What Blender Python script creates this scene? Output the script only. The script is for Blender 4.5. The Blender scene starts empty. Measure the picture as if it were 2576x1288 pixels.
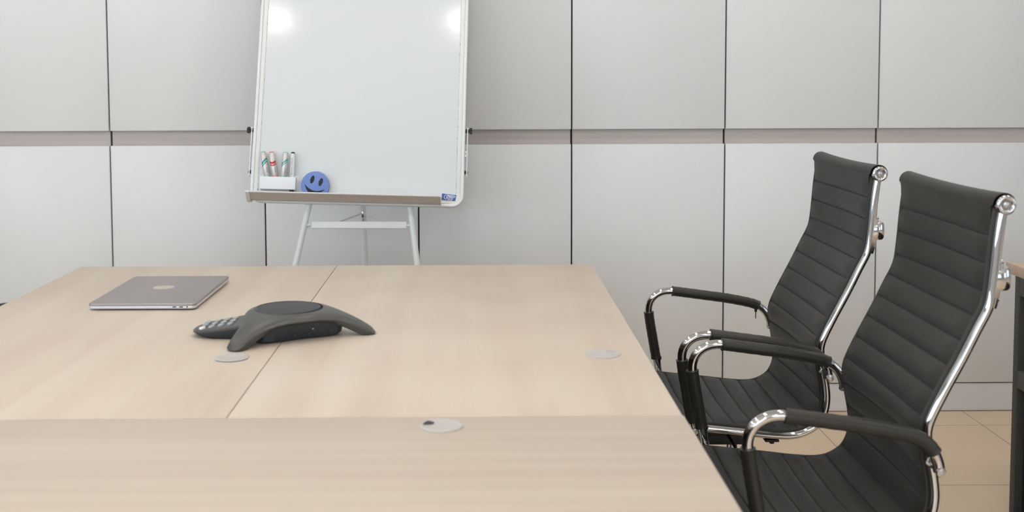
import bpy, bmesh, math, random
from mathutils import Vector, Matrix
PI = math.pi
random.seed(7)
sc = bpy.context.scene
COL = sc.collection

# ------------------------------------------------------------------ camera, world, lights, exposure
F, CX, CY = 2893.08, 1230.09, 380.58
YAW, PITCH, ROLL, HCAM = 0.00501, 0.06747, -0.00334, 1.27386
cam_d = bpy.data.cameras.new('camera')
cam_d.sensor_width = 36.0
cam_d.lens = F * 36.0 / 2576
cam_d.shift_x = (1288 - CX) / 2576
cam_d.shift_y = (CY - 644) / 2576
cam_d.dof.use_dof = True
cam_d.dof.focus_distance = 3.15
cam_d.dof.aperture_fstop = 5.2
cam_d.clip_start = 0.05
cam = bpy.data.objects.new('camera', cam_d)
COL.objects.link(cam)
_fw = Vector((math.sin(YAW) * math.cos(PITCH), math.cos(YAW) * math.cos(PITCH), -math.sin(PITCH)))
_rt = Vector((math.cos(YAW), -math.sin(YAW), 0))
_up = _rt.cross(_fw)
_r2 = _rt * math.cos(ROLL) + _up * math.sin(ROLL)
_u2 = -_rt * math.sin(ROLL) + _up * math.cos(ROLL)
cam.matrix_world = Matrix.LocRotScale(Vector((0, 0, HCAM)), Matrix((_r2, _u2, -_fw)).transposed(), None)
sc.camera = cam

sc.view_settings.view_transform = 'Standard'
sc.view_settings.look = 'None'
sc.view_settings.exposure = -1.24
sc.view_settings.gamma = 1.0
sc.view_settings.use_curve_mapping = False

world = bpy.data.worlds.new('world')
sc.world = world
world.use_nodes = True
world.node_tree.nodes['Background'].inputs[0].default_value = (0.75, 0.86, 1.0, 1)
world.node_tree.nodes['Background'].inputs[1].default_value = 1.0

CEIL = 2.72
XL, XR, YF, YB = -3.6, 3.9, -3.4, 4.86


def area(name, loc, rot, sx, sy, power, col, shape='RECTANGLE', spread=PI):
    l = bpy.data.lights.new(name, 'AREA')
    l.shape = shape
    l.size = sx
    if shape in ('RECTANGLE', 'ELLIPSE'):
        l.size_y = sy
    l.energy = power
    l.color = col
    l.spread = spread
    o = bpy.data.objects.new(name, l)
    COL.objects.link(o)
    o.location = loc
    o.rotation_euler = rot
    return o


# daylight through the windows of the camera-side wall and of the left wall
DAY = (0.73, 0.875, 1.0)
for _i, _x in enumerate((-2.3, -0.2, 2.1)):
    area('daylight', (_x, YF + 0.06, 1.65), (math.radians(90), 0, 0), 1.5, 1.5, (60, 46, 30)[_i], DAY)
for _y in (-1.6, 0.9):
    area('daylight', (XL + 0.06, _y, 1.65), (math.radians(90), 0, math.radians(-90)), 1.6, 1.5, 72, DAY)

for _y in (-1.6, 0.9):
    area('daylight', (XR - 0.06, _y, 1.65), (math.radians(90), 0, math.radians(90)), 1.6, 1.5, 10, DAY)  # added fill light at the invented right-wall windows

# ------------------------------------------------------------------ node helpers / materials


def newmat(name, rough=0.5, metal=0.0, col=(0.8, 0.8, 0.8), coat=0.0, spec=0.5):
    m = bpy.data.materials.new(name)
    m.use_nodes = True
    b = m.node_tree.nodes['Principled BSDF']
    b.inputs['Base Color'].default_value = (*col, 1)
    b.inputs['Roughness'].default_value = rough
    b.inputs['Metallic'].default_value = metal
    b.inputs['Coat Weight'].default_value = coat
    b.inputs['Specular IOR Level'].default_value = spec
    return m, m.node_tree, b


def N(nt, kind, **kw):
    n = nt.nodes.new(kind)
    for k, v in kw.items():
        if k in n.inputs:
            n.inputs[k].default_value = v
        else:
            setattr(n, k, v)
    return n


def M(nt, op, a, b=None, c=None, clamp=False):
    n = nt.nodes.new('ShaderNodeMath')
    n.operation = op
    n.use_clamp = clamp
    for i, v in enumerate((a, b, c)):
        if v is None:
            continue
        if isinstance(v, (int, float)):
            n.inputs[i].default_value = v
        else:
            nt.links.new(v, n.inputs[i])
    return n.outputs[0]


def mix(nt, fac, a, b):
    n = nt.nodes.new('ShaderNodeMix')
    n.data_type = 'RGBA'
    for s, v in ((n.inputs[0], fac), (n.inputs[6], a), (n.inputs[7], b)):
        if isinstance(v, (tuple, list)):
            s.default_value = (*v, 1)
        elif isinstance(v, (int, float)):
            s.default_value = v
        else:
            nt.links.new(v, s)
    return n.outputs[2]


def coords(nt, scale=(1, 1, 1), loc=(0, 0, 0), rot=(0, 0, 0)):
    tc = nt.nodes.new('ShaderNodeTexCoord')
    mp = nt.nodes.new('ShaderNodeMapping')
    mp.inputs['Scale'].default_value = scale
    mp.inputs['Location'].default_value = loc
    mp.inputs['Rotation'].default_value = rot
    nt.links.new(tc.outputs['Object'], mp.inputs[0])
    return mp.outputs[0]


def noise(nt, vec, scale, detail=3, dist=0.0, rough=0.5):
    n = N(nt, 'ShaderNodeTexNoise')
    n.inputs['Scale'].default_value = scale
    n.inputs['Detail'].default_value = detail
    n.inputs['Distortion'].default_value = dist
    n.inputs['Roughness'].default_value = rough
    nt.links.new(vec, n.inputs['Vector'])
    return n.outputs['Fac']


def bump(nt, b, h, strength, dist=0.001):
    n = nt.nodes.new('ShaderNodeBump')
    n.inputs['Strength'].default_value = strength
    n.inputs['Distance'].default_value = dist
    nt.links.new(h, n.inputs['Height'])
    nt.links.new(n.outputs[0], b.inputs['Normal'])


def plain(name, col, rough=0.5, metal=0.0, var=0.03, scale=30, coat=0.0, bmp=0.0, spec=0.5):
    m, nt, b = newmat(name, rough, metal, col, coat, spec)
    f = noise(nt, coords(nt), scale)
    lo = tuple(c * (1 - var) for c in col)
    hi = tuple(min(1, c * (1 + var)) for c in col)
    nt.links.new(mix(nt, f, lo, hi), b.inputs['Base Color'])
    if bmp:
        bump(nt, b, noise(nt, coords(nt), scale * 8), bmp)
    return m


def wood(name, axis, loc, a=(0.64, 0.56, 0.465), bcol=(0.555, 0.452, 0.368), rough=0.42, k=1.0):
    m, nt, b = newmat(name, rough)
    st = {'y': (12, 0.55, 12), 'x': (0.55, 12, 12)}[axis]
    fine = {'y': (60, 2.0, 60), 'x': (2.0, 60, 60)}[axis]
    n1 = noise(nt, coords(nt, st, loc), 1.0 * k, 3, 0.9, 0.45)
    n2 = noise(nt, coords(nt, fine, loc), 2.0, 3)
    n3 = noise(nt, coords(nt, (2.2, 2.2, 2.2), loc), 1.0, 2)
    v = M(nt, 'ADD', M(nt, 'MULTIPLY', n1, 0.70), M(nt, 'ADD', M(nt, 'MULTIPLY', n2, 0.12), M(nt, 'MULTIPLY_ADD', n3, 0.10, 0.075)))
    v = M(nt, 'MULTIPLY_ADD', v, 2.6, -0.9, clamp=True)
    # narrow cathedral rings
    w = N(nt, 'ShaderNodeTexWave')
    w.wave_type = 'RINGS'
    w.inputs['Scale'].default_value = 2.2
    w.inputs['Distortion'].default_value = 5.0
    w.inputs['Detail'].default_value = 2
    w.inputs['Detail Scale'].default_value = 0.8
    nt.links.new(coords(nt, {'y': (3.2, 0.45, 1), 'x': (0.45, 3.2, 1)}[axis], (loc[1] + 1.3, loc[0], 0)), w.inputs['Vector'])
    v2 = M(nt, 'MULTIPLY', w.outputs['Fac'], 0.22)
    v = M(nt, 'ADD', M(nt, 'MULTIPLY', v, 0.8), v2, clamp=True)
    nt.links.new(mix(nt, v, a, bcol), b.inputs['Base Color'])
    bump(nt, b, n2, 0.04)
    return m


MAT = {}
MAT['door'] = plain('door_white', (0.775, 0.785, 0.795), 0.34, var=0.006, scale=3)
MAT['gap'] = plain('carcass_dark', (0.035, 0.033, 0.032), 0.7)
MAT['wall'] = plain('wall_paint', (0.52, 0.52, 0.52), 0.8, var=0.01)
MAT['ceiling'] = plain('ceiling_paint', (0.83, 0.81, 0.77), 0.85, var=0.01)
MAT['frame_white'] = plain('window_frame', (0.8, 0.8, 0.8), 0.4)
MAT['chrome'] = plain('chrome', (0.60, 0.60, 0.62), 0.06, 1.0, var=0.02)
MAT['steel'] = plain('steel_bolt', (0.55, 0.54, 0.54), 0.25, 1.0)
MAT['black'] = plain('black_metal', (0.012, 0.012, 0.013), 0.42)
MAT['rubber'] = plain('black_plastic', (0.018, 0.019, 0.020), 0.5)
MAT['alu'] = plain('white_aluminium', (0.80, 0.815, 0.82), 0.35, var=0.02)
MAT['alu_paint'] = plain('white_lacquered_tube', (0.78, 0.815, 0.82), 0.25, var=0.03)
MAT['plastic_w'] = plain('white_plastic', (0.78, 0.78, 0.76), 0.45, var=0.02)
MAT['box_w'] = plain('pen_box_plastic', (0.80, 0.81, 0.85), 0.5, var=0.01)
MAT['grommet'] = plain('grommet_plastic', (0.53, 0.50, 0.475), 0.4, var=0.02)
MAT['hole'] = plain('dark_hole', (0.02, 0.022, 0.04), 0.6)
MAT['laptop'] = plain('laptop_aluminium', (0.36, 0.335, 0.335), 0.40, 0.75, var=0.01)
MAT['laptop_edge'] = plain('laptop_aluminium_edge', (0.66, 0.66, 0.72), 0.30, 0.7, var=0.01)
MAT['emblem'] = plain('laptop_emblem', (0.50, 0.42, 0.37), 0.4, 0.0, var=0.02)
MAT['phone'] = plain('phone_shell', (0.062, 0.060, 0.057), 0.38, var=0.05, scale=60, bmp=0.05)
MAT['phone_b'] = plain('phone_base', (0.022, 0.026, 0.031), 0.5, var=0.05)
MAT['key'] = plain('phone_key', (0.33, 0.35, 0.36), 0.35)
MAT['key_l'] = plain('phone_key_light', (0.70, 0.71, 0.68), 0.35)
MAT['teal'] = plain('teal_plastic', (0.30, 0.49, 0.45), 0.4)
MAT['red'] = plain('red_plastic', (0.60, 0.22, 0.24), 0.4)
MAT['inkblack'] = plain('black_ink', (0.012, 0.012, 0.016), 0.5)
MAT['text'] = plain('printed_text', (0.06, 0.06, 0.09), 0.6)
MAT['marker_w'] = plain('white_marker_barrel', (0.76, 0.76, 0.80), 0.35, var=0.01)
MAT['smile'] = plain('blue_foam', (0.165, 0.25, 0.56), 0.75, var=0.03, scale=80)
MAT['smile_dk'] = plain('navy_foam', (0.008, 0.018, 0.032), 0.7)
MAT['smile_side'] = plain('dark_felt', (0.02, 0.025, 0.05), 0.85)
MAT['sticker_w'] = plain('sticker_paper', (0.80, 0.81, 0.88), 0.4, var=0.01)
MAT['sticker_b'] = plain('sticker_blue', (0.045, 0.09, 0.30), 0.35, var=0.2, scale=60)
MAT['sticker_l'] = plain('sticker_pale_blue', (0.33, 0.42, 0.66), 0.35, var=0.05)
MAT['desk_dark'] = plain('anthracite_laminate', (0.055, 0.054, 0.050), 0.6, var=0.15, scale=220)
MAT['desk_inset'] = plain('dark_recess', (0.012, 0.015, 0.020), 0.5)
MAT['wood_l'] = wood('beech_desktop_left', 'y', (0.3, 0.1, 0))
MAT['wood_r'] = wood('beech_desktop_right', 'y', (3.7, 1.9, 0))
MAT['wood_n'] = wood('beech_desktop_near', 'x', (1.1, 5.2, 0))
MAT['wood_s'] = wood('beech_side_desk', 'x', (2.1, 7.2, 0), (0.64, 0.49, 0.36), (0.54, 0.39, 0.28))
MAT['strip'] = wood('pale_oak_strip', 'x', (0.4, 0.2, 0), (0.56, 0.52, 0.50), (0.47, 0.41, 0.39), 0.5, 1.3)

# leather with fine grain
m, nt, b = newmat('black_leather', 0.54)
f = noise(nt, coords(nt), 260, 2)
nt.links.new(mix(nt, f, (0.0088, 0.0080, 0.0056), (0.0135, 0.0122, 0.0088)), b.inputs['Base Color'])
b.inputs['Sheen Weight'].default_value = 0.10
b.inputs['Specular IOR Level'].default_value = 0.27
b.inputs['Sheen Roughness'].default_value = 0.5
bump(nt, b, noise(nt, coords(nt), 900, 2), 0.18, 0.0006)
MAT['leather'] = m
m, nt, b = newmat('black_leatherette', 0.40, spec=0.35)
f = noise(nt, coords(nt), 200, 2)
nt.links.new(mix(nt, f, (0.028, 0.0260, 0.0220), (0.040, 0.037, 0.032)), b.inputs['Base Color'])
bump(nt, b, noise(nt, coords(nt), 700, 2), 0.15, 0.0006)
MAT['leather_d'] = m

# floor tiles 60 cm
m, nt, b = newmat('beige_floor_tiles', 0.22)
vec = coords(nt)
sep = nt.nodes.new('ShaderNodeSeparateXYZ')
nt.links.new(vec, sep.inputs[0])


def grout(v, off):
    fr = M(nt, 'FRACT', M(nt, 'DIVIDE', M(nt, 'ADD', v, -off + 60.0), 0.6))
    d = M(nt, 'MINIMUM', fr, M(nt, 'SUBTRACT', 1.0, fr))
    return M(nt, 'LESS_THAN', d, 0.0026)


g = M(nt, 'MAXIMUM', grout(sep.outputs[0], 1.2148), grout(sep.outputs[1], 3.4643))
nf = noise(nt, coords(nt), 2.5, 4, 0.6)
base = mix(nt, nf, (0.76, 0.585, 0.41), (0.80, 0.625, 0.445))
nt.links.new(mix(nt, g, base, (0.30, 0.22, 0.15)), b.inputs['Base Color'])
bump(nt, b, M(nt, 'SUBTRACT', 1.0, g), 0.4, 0.0015)
MAT['floor'] = m

# whiteboard enamel: slightly smudged gloss, dirt along the side edges
m, nt, b = newmat('whiteboard_enamel', 0.16, 0, (0.78, 0.80, 0.80), coat=0.0, spec=0.22)
vec = coords(nt)
nw = noise(nt, coords(nt), 3.0, 3)
bc = mix(nt, nw, (0.69, 0.725, 0.745), (0.71, 0.735, 0.75))
nt.links.new(bc, b.inputs['Base Color'])
r = M(nt, 'MULTIPLY_ADD', noise(nt, coords(nt), 22.0, 5, 1.5), 0.13, 0.05)
nt.links.new(r, b.inputs['Roughness'])
MAT['board'] = m
m, nt, b = newmat('board_edge_marks', 0.6)
f = noise(nt, coords(nt, (60, 60, 22)), 3.0, 5, 2.0, 0.7)
nt.links.new(mix(nt, M(nt, 'MULTIPLY_ADD', f, 9, -4.6, clamp=True), (0.66, 0.67, 0.68), (0.10, 0.11, 0.16)), b.inputs['Base Color'])
MAT['edge_marks'] = m
m, nt, b = newmat('tray_aluminium', 0.42, 0.35, (0.50, 0.47, 0.45))
f = noise(nt, coords(nt, (1, 40, 40)), 3, 3)
nt.links.new(mix(nt, f, (0.54, 0.50, 0.48), (0.62, 0.58, 0.55)), b.inputs['Base Color'])
MAT['tray'] = m


def striped(name, col, slope, z0, th, curve=0.0):
    """silver-white marker barrel with a printed coloured band split by a thin white line"""
    m, nt, b = newmat(name, 0.28, 0.25, (0.72, 0.70, 0.68))
    s = nt.nodes.new('ShaderNodeSeparateXYZ')
    nt.links.new(coords(nt), s.inputs[0])
    v = M(nt, 'SUBTRACT', s.outputs[2], M(nt, 'MULTIPLY', s.outputs[0], slope))
    if curve:
        v = M(nt, 'SUBTRACT', v, M(nt, 'MULTIPLY', M(nt, 'MULTIPLY', s.outputs[0], s.outputs[0]), curve))
    d = M(nt, 'SUBTRACT', v, z0)
    band = M(nt, 'LESS_THAN', M(nt, 'ABSOLUTE', d), th / 2)
    line = M(nt, 'LESS_THAN', M(nt, 'ABSOLUTE', M(nt, 'ADD', d, th * 0.12)), th * 0.09)
    fac = M(nt, 'SUBTRACT', band, line, clamp=True)
    front = M(nt, 'LESS_THAN', s.outputs[1], 0.004)
    fac = M(nt, 'MULTIPLY', fac, front)
    nt.links.new(mix(nt, fac, (0.70, 0.68, 0.66), col), b.inputs['Base Color'])
    return m


MAT['mk_teal'] = striped('marker_teal_band', (0.03, 0.30, 0.27), 0.85, 0.086, 0.015)
MAT['mk_red'] = striped('marker_red_band', (0.50, 0.035, 0.025), 0.0, 0.080, 0.0140, 62.0)
MAT['mk_teal2'] = striped('marker_pale_teal_band', (0.10, 0.36, 0.36), 0.95, 0.084, 0.013)


def emis(name, col, s):
    m = bpy.data.materials.new(name)
    m.use_nodes = True
    b = m.node_tree.nodes['Principled BSDF']
    b.inputs['Base Color'].default_value = (0.8, 0.8, 0.8, 1)
    b.inputs['Emission Color'].default_value = (*col, 1)
    b.inputs['Emission Strength'].default_value = s
    return m


MAT['lamp'] = emis('lamp_diffuser', (1.0, 0.92, 0.82), 26)
MAT['sky'] = emis('bright_sky_pane', (0.80, 0.90, 1.0), 2.2)

# ------------------------------------------------------------------ mesh helpers


class MB:
    def __init__(self):
        self.v, self.f = [], []

    def add(self, v, f):
        o = len(self.v)
        self.v += [tuple(p) for p in v]
        self.f += [tuple(i + o for i in q) for q in f]
        return self

    def box(self, x0, x1, y0, y1, z0, z1, bev=0.0, seg=2):
        bm = bmesh.new()
        bmesh.ops.create_cube(bm, size=1)
        for p in bm.verts:
            p.co = Vector(((x0 + x1) / 2 + p.co.x * (x1 - x0), (y0 + y1) / 2 + p.co.y * (y1 - y0), (z0 + z1) / 2 + p.co.z * (z1 - z0)))
        if bev:
            bmesh.ops.bevel(bm, geom=list(bm.edges), offset=bev, segments=seg, affect='EDGES', profile=0.5)
        bm.verts.index_update()
        self.add([p.co for p in bm.verts], [[q.index for q in f.verts] for f in bm.faces])
        bm.free()
        return self

    def tube(self, pts, r, n=14, cap=True, ry=None, ref=None, rs=None):
        """sweep a circle (or ellipse r x ry, ry along ref) along pts"""
        pts = [Vector(p) for p in pts]
        k = len(pts)
        V, Fc = [], []
        T = []
        for i in range(k):
            t = (pts[min(i + 1, k - 1)] - pts[max(i - 1, 0)]).normalized()
            T.append(t)
        a = Vector(ref) if ref else Vector((0, 1, 0))
        if abs(a.dot(T[0])) > 0.95:
            a = Vector((1, 0, 0))
        for i in range(k):
            a = (a - T[i] * a.dot(T[i])).normalized()
            c = T[i].cross(a)
            rr = r if rs is None else rs[i]
            r2 = rr if ry is None else ry * (rr / r)
            for j in range(n):
                w = 2 * PI * j / n
                V.append(pts[i] + a * (math.cos(w) * r2) + c * (math.sin(w) * rr))
        for i in range(k - 1):
            for j in range(n):
                j2 = (j + 1) % n
                Fc.append((i * n + j, i * n + j2, (i + 1) * n + j2, (i + 1) * n + j))
        if cap:
            Fc.append(tuple(range(n - 1, -1, -1)))
            Fc.append(tuple((k - 1) * n + j for j in range(n)))
        return self.add(V, Fc)

    def lathe(self, prof, o=(0, 0, 0), axis=(0, 0, 1), n=28):
        """prof: (r, h) list; revolves about axis from o"""
        ax = Vector(axis).normalized()
        a = Vector((1, 0, 0)) if abs(ax.x) < 0.9 else Vector((0, 1, 0))
        a = (a - ax * a.dot(ax)).normalized()
        c = ax.cross(a)
        o = Vector(o)
        V, Fc = [], []
        for (r, h) in prof:
            for j in range(n):
                w = 2 * PI * j / n
                V.append(o + ax * h + (a * math.cos(w) + c * math.sin(w)) * max(r, 1e-5))
        for i in range(len(prof) - 1):
            for j in range(n):
                j2 = (j + 1) % n
                Fc.append((i * n + j, i * n + j2, (i + 1) * n + j2, (i + 1) * n + j))
        Fc.append(tuple(range(n - 1, -1, -1)))
        Fc.append(tuple((len(prof) - 1) * n + j for j in range(n)))
        return self.add(V, Fc)

    def prism(self, poly, fn, d0, d1):
        """extrude polygon (list of 2D) between depths d0,d1; fn(a,b,d)->3D"""
        n = len(poly)
        V = [fn(a, b, d0) for a, b in poly] + [fn(a, b, d1) for a, b in poly]
        Fc = [tuple(range(n)), tuple(range(2 * n - 1, n - 1, -1))]
        Fc += [(i, i + n, (i + 1) % n + n, (i + 1) % n) for i in range(n)]
        return self.add(V, Fc)

    def xf(self, mat):
        self.v = [tuple(mat @ Vector(p)) for p in self.v]
        return self

    def build(self, name, mat, parent=None, smooth=True, angle=38, label=None):
        me = bpy.data.meshes.new(name)
        me.from_pydata(self.v, [], self.f)
        bm = bmesh.new()
        bm.from_mesh(me)
        bmesh.ops.recalc_face_normals(bm, faces=bm.faces)
        bm.to_mesh(me)
        bm.free()
        if smooth:
            me.polygons.foreach_set('use_smooth', [True] * len(me.polygons))
            me.set_sharp_from_angle(angle=math.radians(angle))
        me.materials.append(MAT[mat] if isinstance(mat, str) else mat)
        o = bpy.data.objects.new(name, me)
        COL.objects.link(o)
        if parent:
            o.parent = parent
        if label:
            o['label'] = label
        return o


def catmull(pts, n=6):
    out = []
    P = [Vector(p) for p in pts]
    P = [P[0] * 2 - P[1]] + P + [P[-1] * 2 - P[-2]]
    for i in range(1, len(P) - 2):
        for k in range(n):
            t = k / n
            a, b, c, d = P[i - 1], P[i], P[i + 1], P[i + 2]
            out.append(0.5 * ((2 * b) + (c - a) * t + (2 * a - 5 * b + 4 * c - d) * t * t + (3 * b - a - 3 * c + d) * t ** 3))
    out.append(P[-2])
    return out


def thing(name, label, cat, loc=(0, 0, 0), rotz=0.0, group=None):
    o = bpy.data.objects.new(name, None)
    o.empty_display_size = 0.1
    COL.objects.link(o)
    o.location = loc
    o.rotation_euler = (0, 0, rotz)
    return tag(o, label, cat, group)


def tag(o, label, cat, group=None):
    o['label'] = label
    o['category'] = cat
    if group:
        o['group'] = group
    return o


def struct(o):
    o['kind'] = 'structure'
    return o


def dup(root, loc, rotz, label):
    r = root.copy()
    COL.objects.link(r)
    r.location = loc
    r.rotation_euler = (0, 0, rotz)
    r['label'] = label
    for ch in list(root.children):
        c = ch.copy()
        COL.objects.link(c)
        c.parent = r
        for g in list(ch.children):
            d = g.copy()
            COL.objects.link(d)
            d.parent = c
    return r


def text_mesh(body, size, mat, parent, name, place, bend=None):
    """place: 4x4 mapping text plane (x right, y up, z out) into parent space"""
    cu = bpy.data.curves.new(name, 'FONT')
    cu.body = body
    cu.size = size
    cu.align_x = 'CENTER'
    cu.align_y = 'CENTER'
    cu.extrude = 0.00005
    tmp = bpy.data.objects.new('tmp_text', cu)
    COL.objects.link(tmp)
    dg = bpy.context.evaluated_depsgraph_get()
    dg.update()
    me = bpy.data.meshes.new_from_object(tmp.evaluated_get(dg))
    bpy.data.objects.remove(tmp)
    for v in me.vertices:
        c = v.co.copy()
        if bend:
            c = Vector(bend(c))
        v.co = place @ c
    me.materials.clear()
    me.materials.append(MAT[mat])
    o = bpy.data.objects.new(name, me)
    COL.objects.link(o)
    o.parent = parent
    return o


# ------------------------------------------------------------------ room shell
WY = 0.0035            # the cabinet wall is turned by this much
fl = MB().box(XL - 0.2, XR + 0.2, YF - 0.2, YB + 0.2, -0.1, 0).build('floor', 'floor', smooth=False)
fl.rotation_euler = (0, 0, WY)
struct(fl)
struct(MB().box(XL - 0.1, XR + 0.1, YF - 0.1, YB + 0.1, CEIL, CEIL + 0.1).build('ceiling', 'ceiling', smooth=False))
struct(MB().box(XL - 0.1, XR + 0.1, YB, YB + 0.12, 0, CEIL).build('wall_back', 'wall', smooth=False))


def wall_with_holes(name, along, holes, z0, z1, fixed0, fixed1, a0, a1):
    mb = MB()

    def bx(u0, u1, w0, w1):
        if along == 'x':
            mb.box(u0, u1, fixed0, fixed1, w0, w1)
        else:
            mb.box(fixed0, fixed1, u0, u1, w0, w1)
    bx(a0, a1, 0, z0)
    bx(a0, a1, z1, CEIL)
    e = a0
    for h0, h1 in holes:
        bx(e, h0, z0, z1)
        e = h1
    bx(e, a1, z0, z1)
    struct(mb.build(name, 'wall', smooth=False))


HF = [(-3.05, -1.55), (-0.95, 0.55), (1.35, 2.85)]
HL = [(-2.4, -0.8), (0.1, 1.7)]
wall_with_holes('wall_front', 'x', HF, 0.9, 2.4, YF - 0.12, YF, XL, XR)
wall_with_holes('wall_left', 'y', HL, 0.9, 2.4, XL - 0.12, XL, YF, YB)
HR_FILL = [(-2.4, -0.8), (0.1, 1.7)]  # unseen right-wall openings, added for fill light
wall_with_holes('wall_right', 'y', HR_FILL, 0.9, 2.4, XR, XR + 0.12, YF, YB)
wn = 0
for along, hs in (('x', HF), ('y', HL), ('r', HR_FILL)):  # the right-wall set is invented, for extra fill light
    for h0, h1 in hs:
        wn += 1
        fr, gl = MB(), MB()
        for (u0, u1, w0, w1) in ((h0, h0 + 0.05, 0.9, 2.4), (h1 - 0.05, h1, 0.9, 2.4), (h0 + .05, h1 - .05, 0.9, 0.95), (h0 + .05, h1 - .05, 2.35, 2.4), ((h0 + h1) / 2 - 0.025, (h0 + h1) / 2 + 0.025, 0.95, 2.35)):
            if along == 'x':
                fr.box(u0, u1, YF - 0.10, YF - 0.02, w0, w1)
            else:
                fr.box(*((XL - 0.10, XL - 0.02) if along == 'y' else (XR + 0.02, XR + 0.10)), u0, u1, w0, w1)
        if along == 'x':
            gl.box(h0, h1, YF - 0.075, YF - 0.065, 0.9, 2.4)
        else:
            gl.box(*((XL - 0.075, XL - 0.065) if along == 'y' else (XR + 0.065, XR + 0.075)), h0, h1, 0.9, 2.4)
        w = struct(fr.build('window_%d' % wn, 'frame_white', smooth=False))
        gl.build('pane', 'sky', w, smooth=False)

# ------------------------------------------------------------------ cabinet wall
P = 0.567
DW, PX0 = 4.23725, 0.3268
ZB0, ZB1, ZP, ZT = 1.0125, 1.068, 0.106, 2.62
cab_labels = {
    -4: 'white cabinet column at the left edge of the picture, left of the laptop',
    -3: 'white cabinet column just left of the whiteboard, directly above the laptop',
    -2: 'white cabinet column behind the left half of the whiteboard and its pen box',
    -1: 'white cabinet column behind the right half of the whiteboard',
    0: 'white cabinet column just right of the whiteboard, meeting the far edge of the desks',
    1: 'white cabinet column rising behind the far armrest of the farther chair',
    2: 'white cabinet column at the right edge behind the tops of both chairs',
}
for k in range(-4, 3):
    pos = (PX0 + k * P * math.cos(WY), DW + k * P * math.sin(WY), 0)
    if k == 0:
        cab_labels[0] = 'white cabinet column between the whiteboard and the farther chair, above the right desk corner'
    t = thing('storage_cabinet', cab_labels[k], 'cabinet', pos, WY, 'white handleless storage cabinets along the wall')
    g2 = 0.0028
    MB().box(0.0005, P - 0.0005, 0.040, 0.58, 0.0, ZT + 0.02).build('carcass', 'gap', t, smooth=False)
    MB().box(g2, P - g2, 0.0, 0.018, ZP + 0.005, ZB0, 0.0012).build('lower_door', 'door', t)
    MB().box(g2, P - g2, 0.0, 0.018, ZB1, ZT, 0.0012).build('upper_door', 'door', t)
    MB().box(g2 + .001, P - g2 - .001, 0.022, 0.038, ZB0 - 0.02, ZB1 + 0.03).build('grip_strip', 'strip', t, smooth=False, label='pale wood grained recessed grip strip')
bb = MB().box(-4 * P, 3 * P, 0.004, 0.020, 0.003, ZP).build('baseboard_back', 'door', smooth=False)
bb.location = (PX0, DW, 0)
bb.rotation_euler = (0, 0, WY)
struct(bb)
struct(MB().box(XL, PX0 - 4 * P - 0.003, DW - 0.02, DW + 0.3, 0, CEIL).build('wall_back', 'wall', smooth=False))
struct(MB().box(PX0 + 3 * P + 0.004, XR, DW + 0.01, DW + 0.3, 0, CEIL).build('wall_back', 'wall', smooth=False))

# ------------------------------------------------------------------ desks
TYAW = 0.00521
TX, TY = 0.29699, 3.13286


def make_desk(label, mat, loc, w, l, groms, group):
    """local: x 0..w, y 0..l (l towards the wall), top at 0.75"""
    t = thing('desk', label, 'desk', loc, TYAW, group)
    MB().box(0, w, 0, l, 0.725, 0.75, 0.0012).build('desktop', mat, t)
    long_y = l > w
    for s in (0, 1):
        if long_y:
            y0 = 0.03 if s == 0 else l - 0.055
            MB().box(0.03, w - 0.03, y0, y0 + 0.025, 0.0, 0.725, 0.001).build('side_panel', 'desk_dark', t)
        else:
            x0 = 0.03 if s == 0 else w - 0.055
            MB().box(x0, x0 + 0.025, 0.03, l - 0.03, 0.0, 0.725, 0.001).build('side_panel', 'desk_dark', t)
    if long_y:
        MB().box(w / 2 - 0.01, w / 2 + 0.01, 0.055, l - 0.055, 0.35, 0.725).build('modesty_panel', 'desk_dark', t, smooth=False)
    else:
        MB().box(0.055, w - 0.055, l / 2 - 0.01, l / 2 + 0.01, 0.35, 0.725).build('modesty_panel', 'desk_dark', t, smooth=False)
    for (gx, gy, ang, dark) in groms:
        c = Vector((gx, gy, 0.7498))
        R0 = 0.0325
        prof = [(R0 - 0.001, 0.0), (R0, 0.0006), (R0 - 0.0006, 0.0020), (R0 - 0.0035, 0.0027), (R0 - 0.006, 0.0022), (0.0001, 0.0022)]
        g = MB().lathe(prof, c, n=48).build('cable_grommet', 'grommet', t, angle=30)
        # cable opening near the rim
        n = 20
        poly = []
        for i in range(n + 1):
            a = ang - dark + 2 * dark * i / n
            poly.append((math.cos(a) * (R0 - 0.004), math.sin(a) * (R0 - 0.004)))
        for i in range(n + 1):
            a = ang + dark - 2 * dark * i / n
            poly.append((math.cos(a) * (R0 - 0.016 - 0.004 * math.sin(PI * i / n)), math.sin(a) * (R0 - 0.016 - 0.004 * math.sin(PI * i / n))))
        MB().prism(poly, lambda a, b, d: (c.x + a, c.y + b, c.z + d), 0.0018, 0.0026).build('cable_opening', 'hole', g)
    return t


def tl(s, q):   # table frame -> world
    return (TX + s * math.cos(TYAW) - q * math.sin(TYAW), TY + s * math.sin(TYAW) + q * math.cos(TYAW), 0)


def inv(x, y, org):  # world -> desk local
    dx, dy = x - org[0], y - org[1]
    return (dx * math.cos(TYAW) + dy * math.sin(TYAW), -dx * math.sin(TYAW) + dy * math.cos(TYAW))


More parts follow.
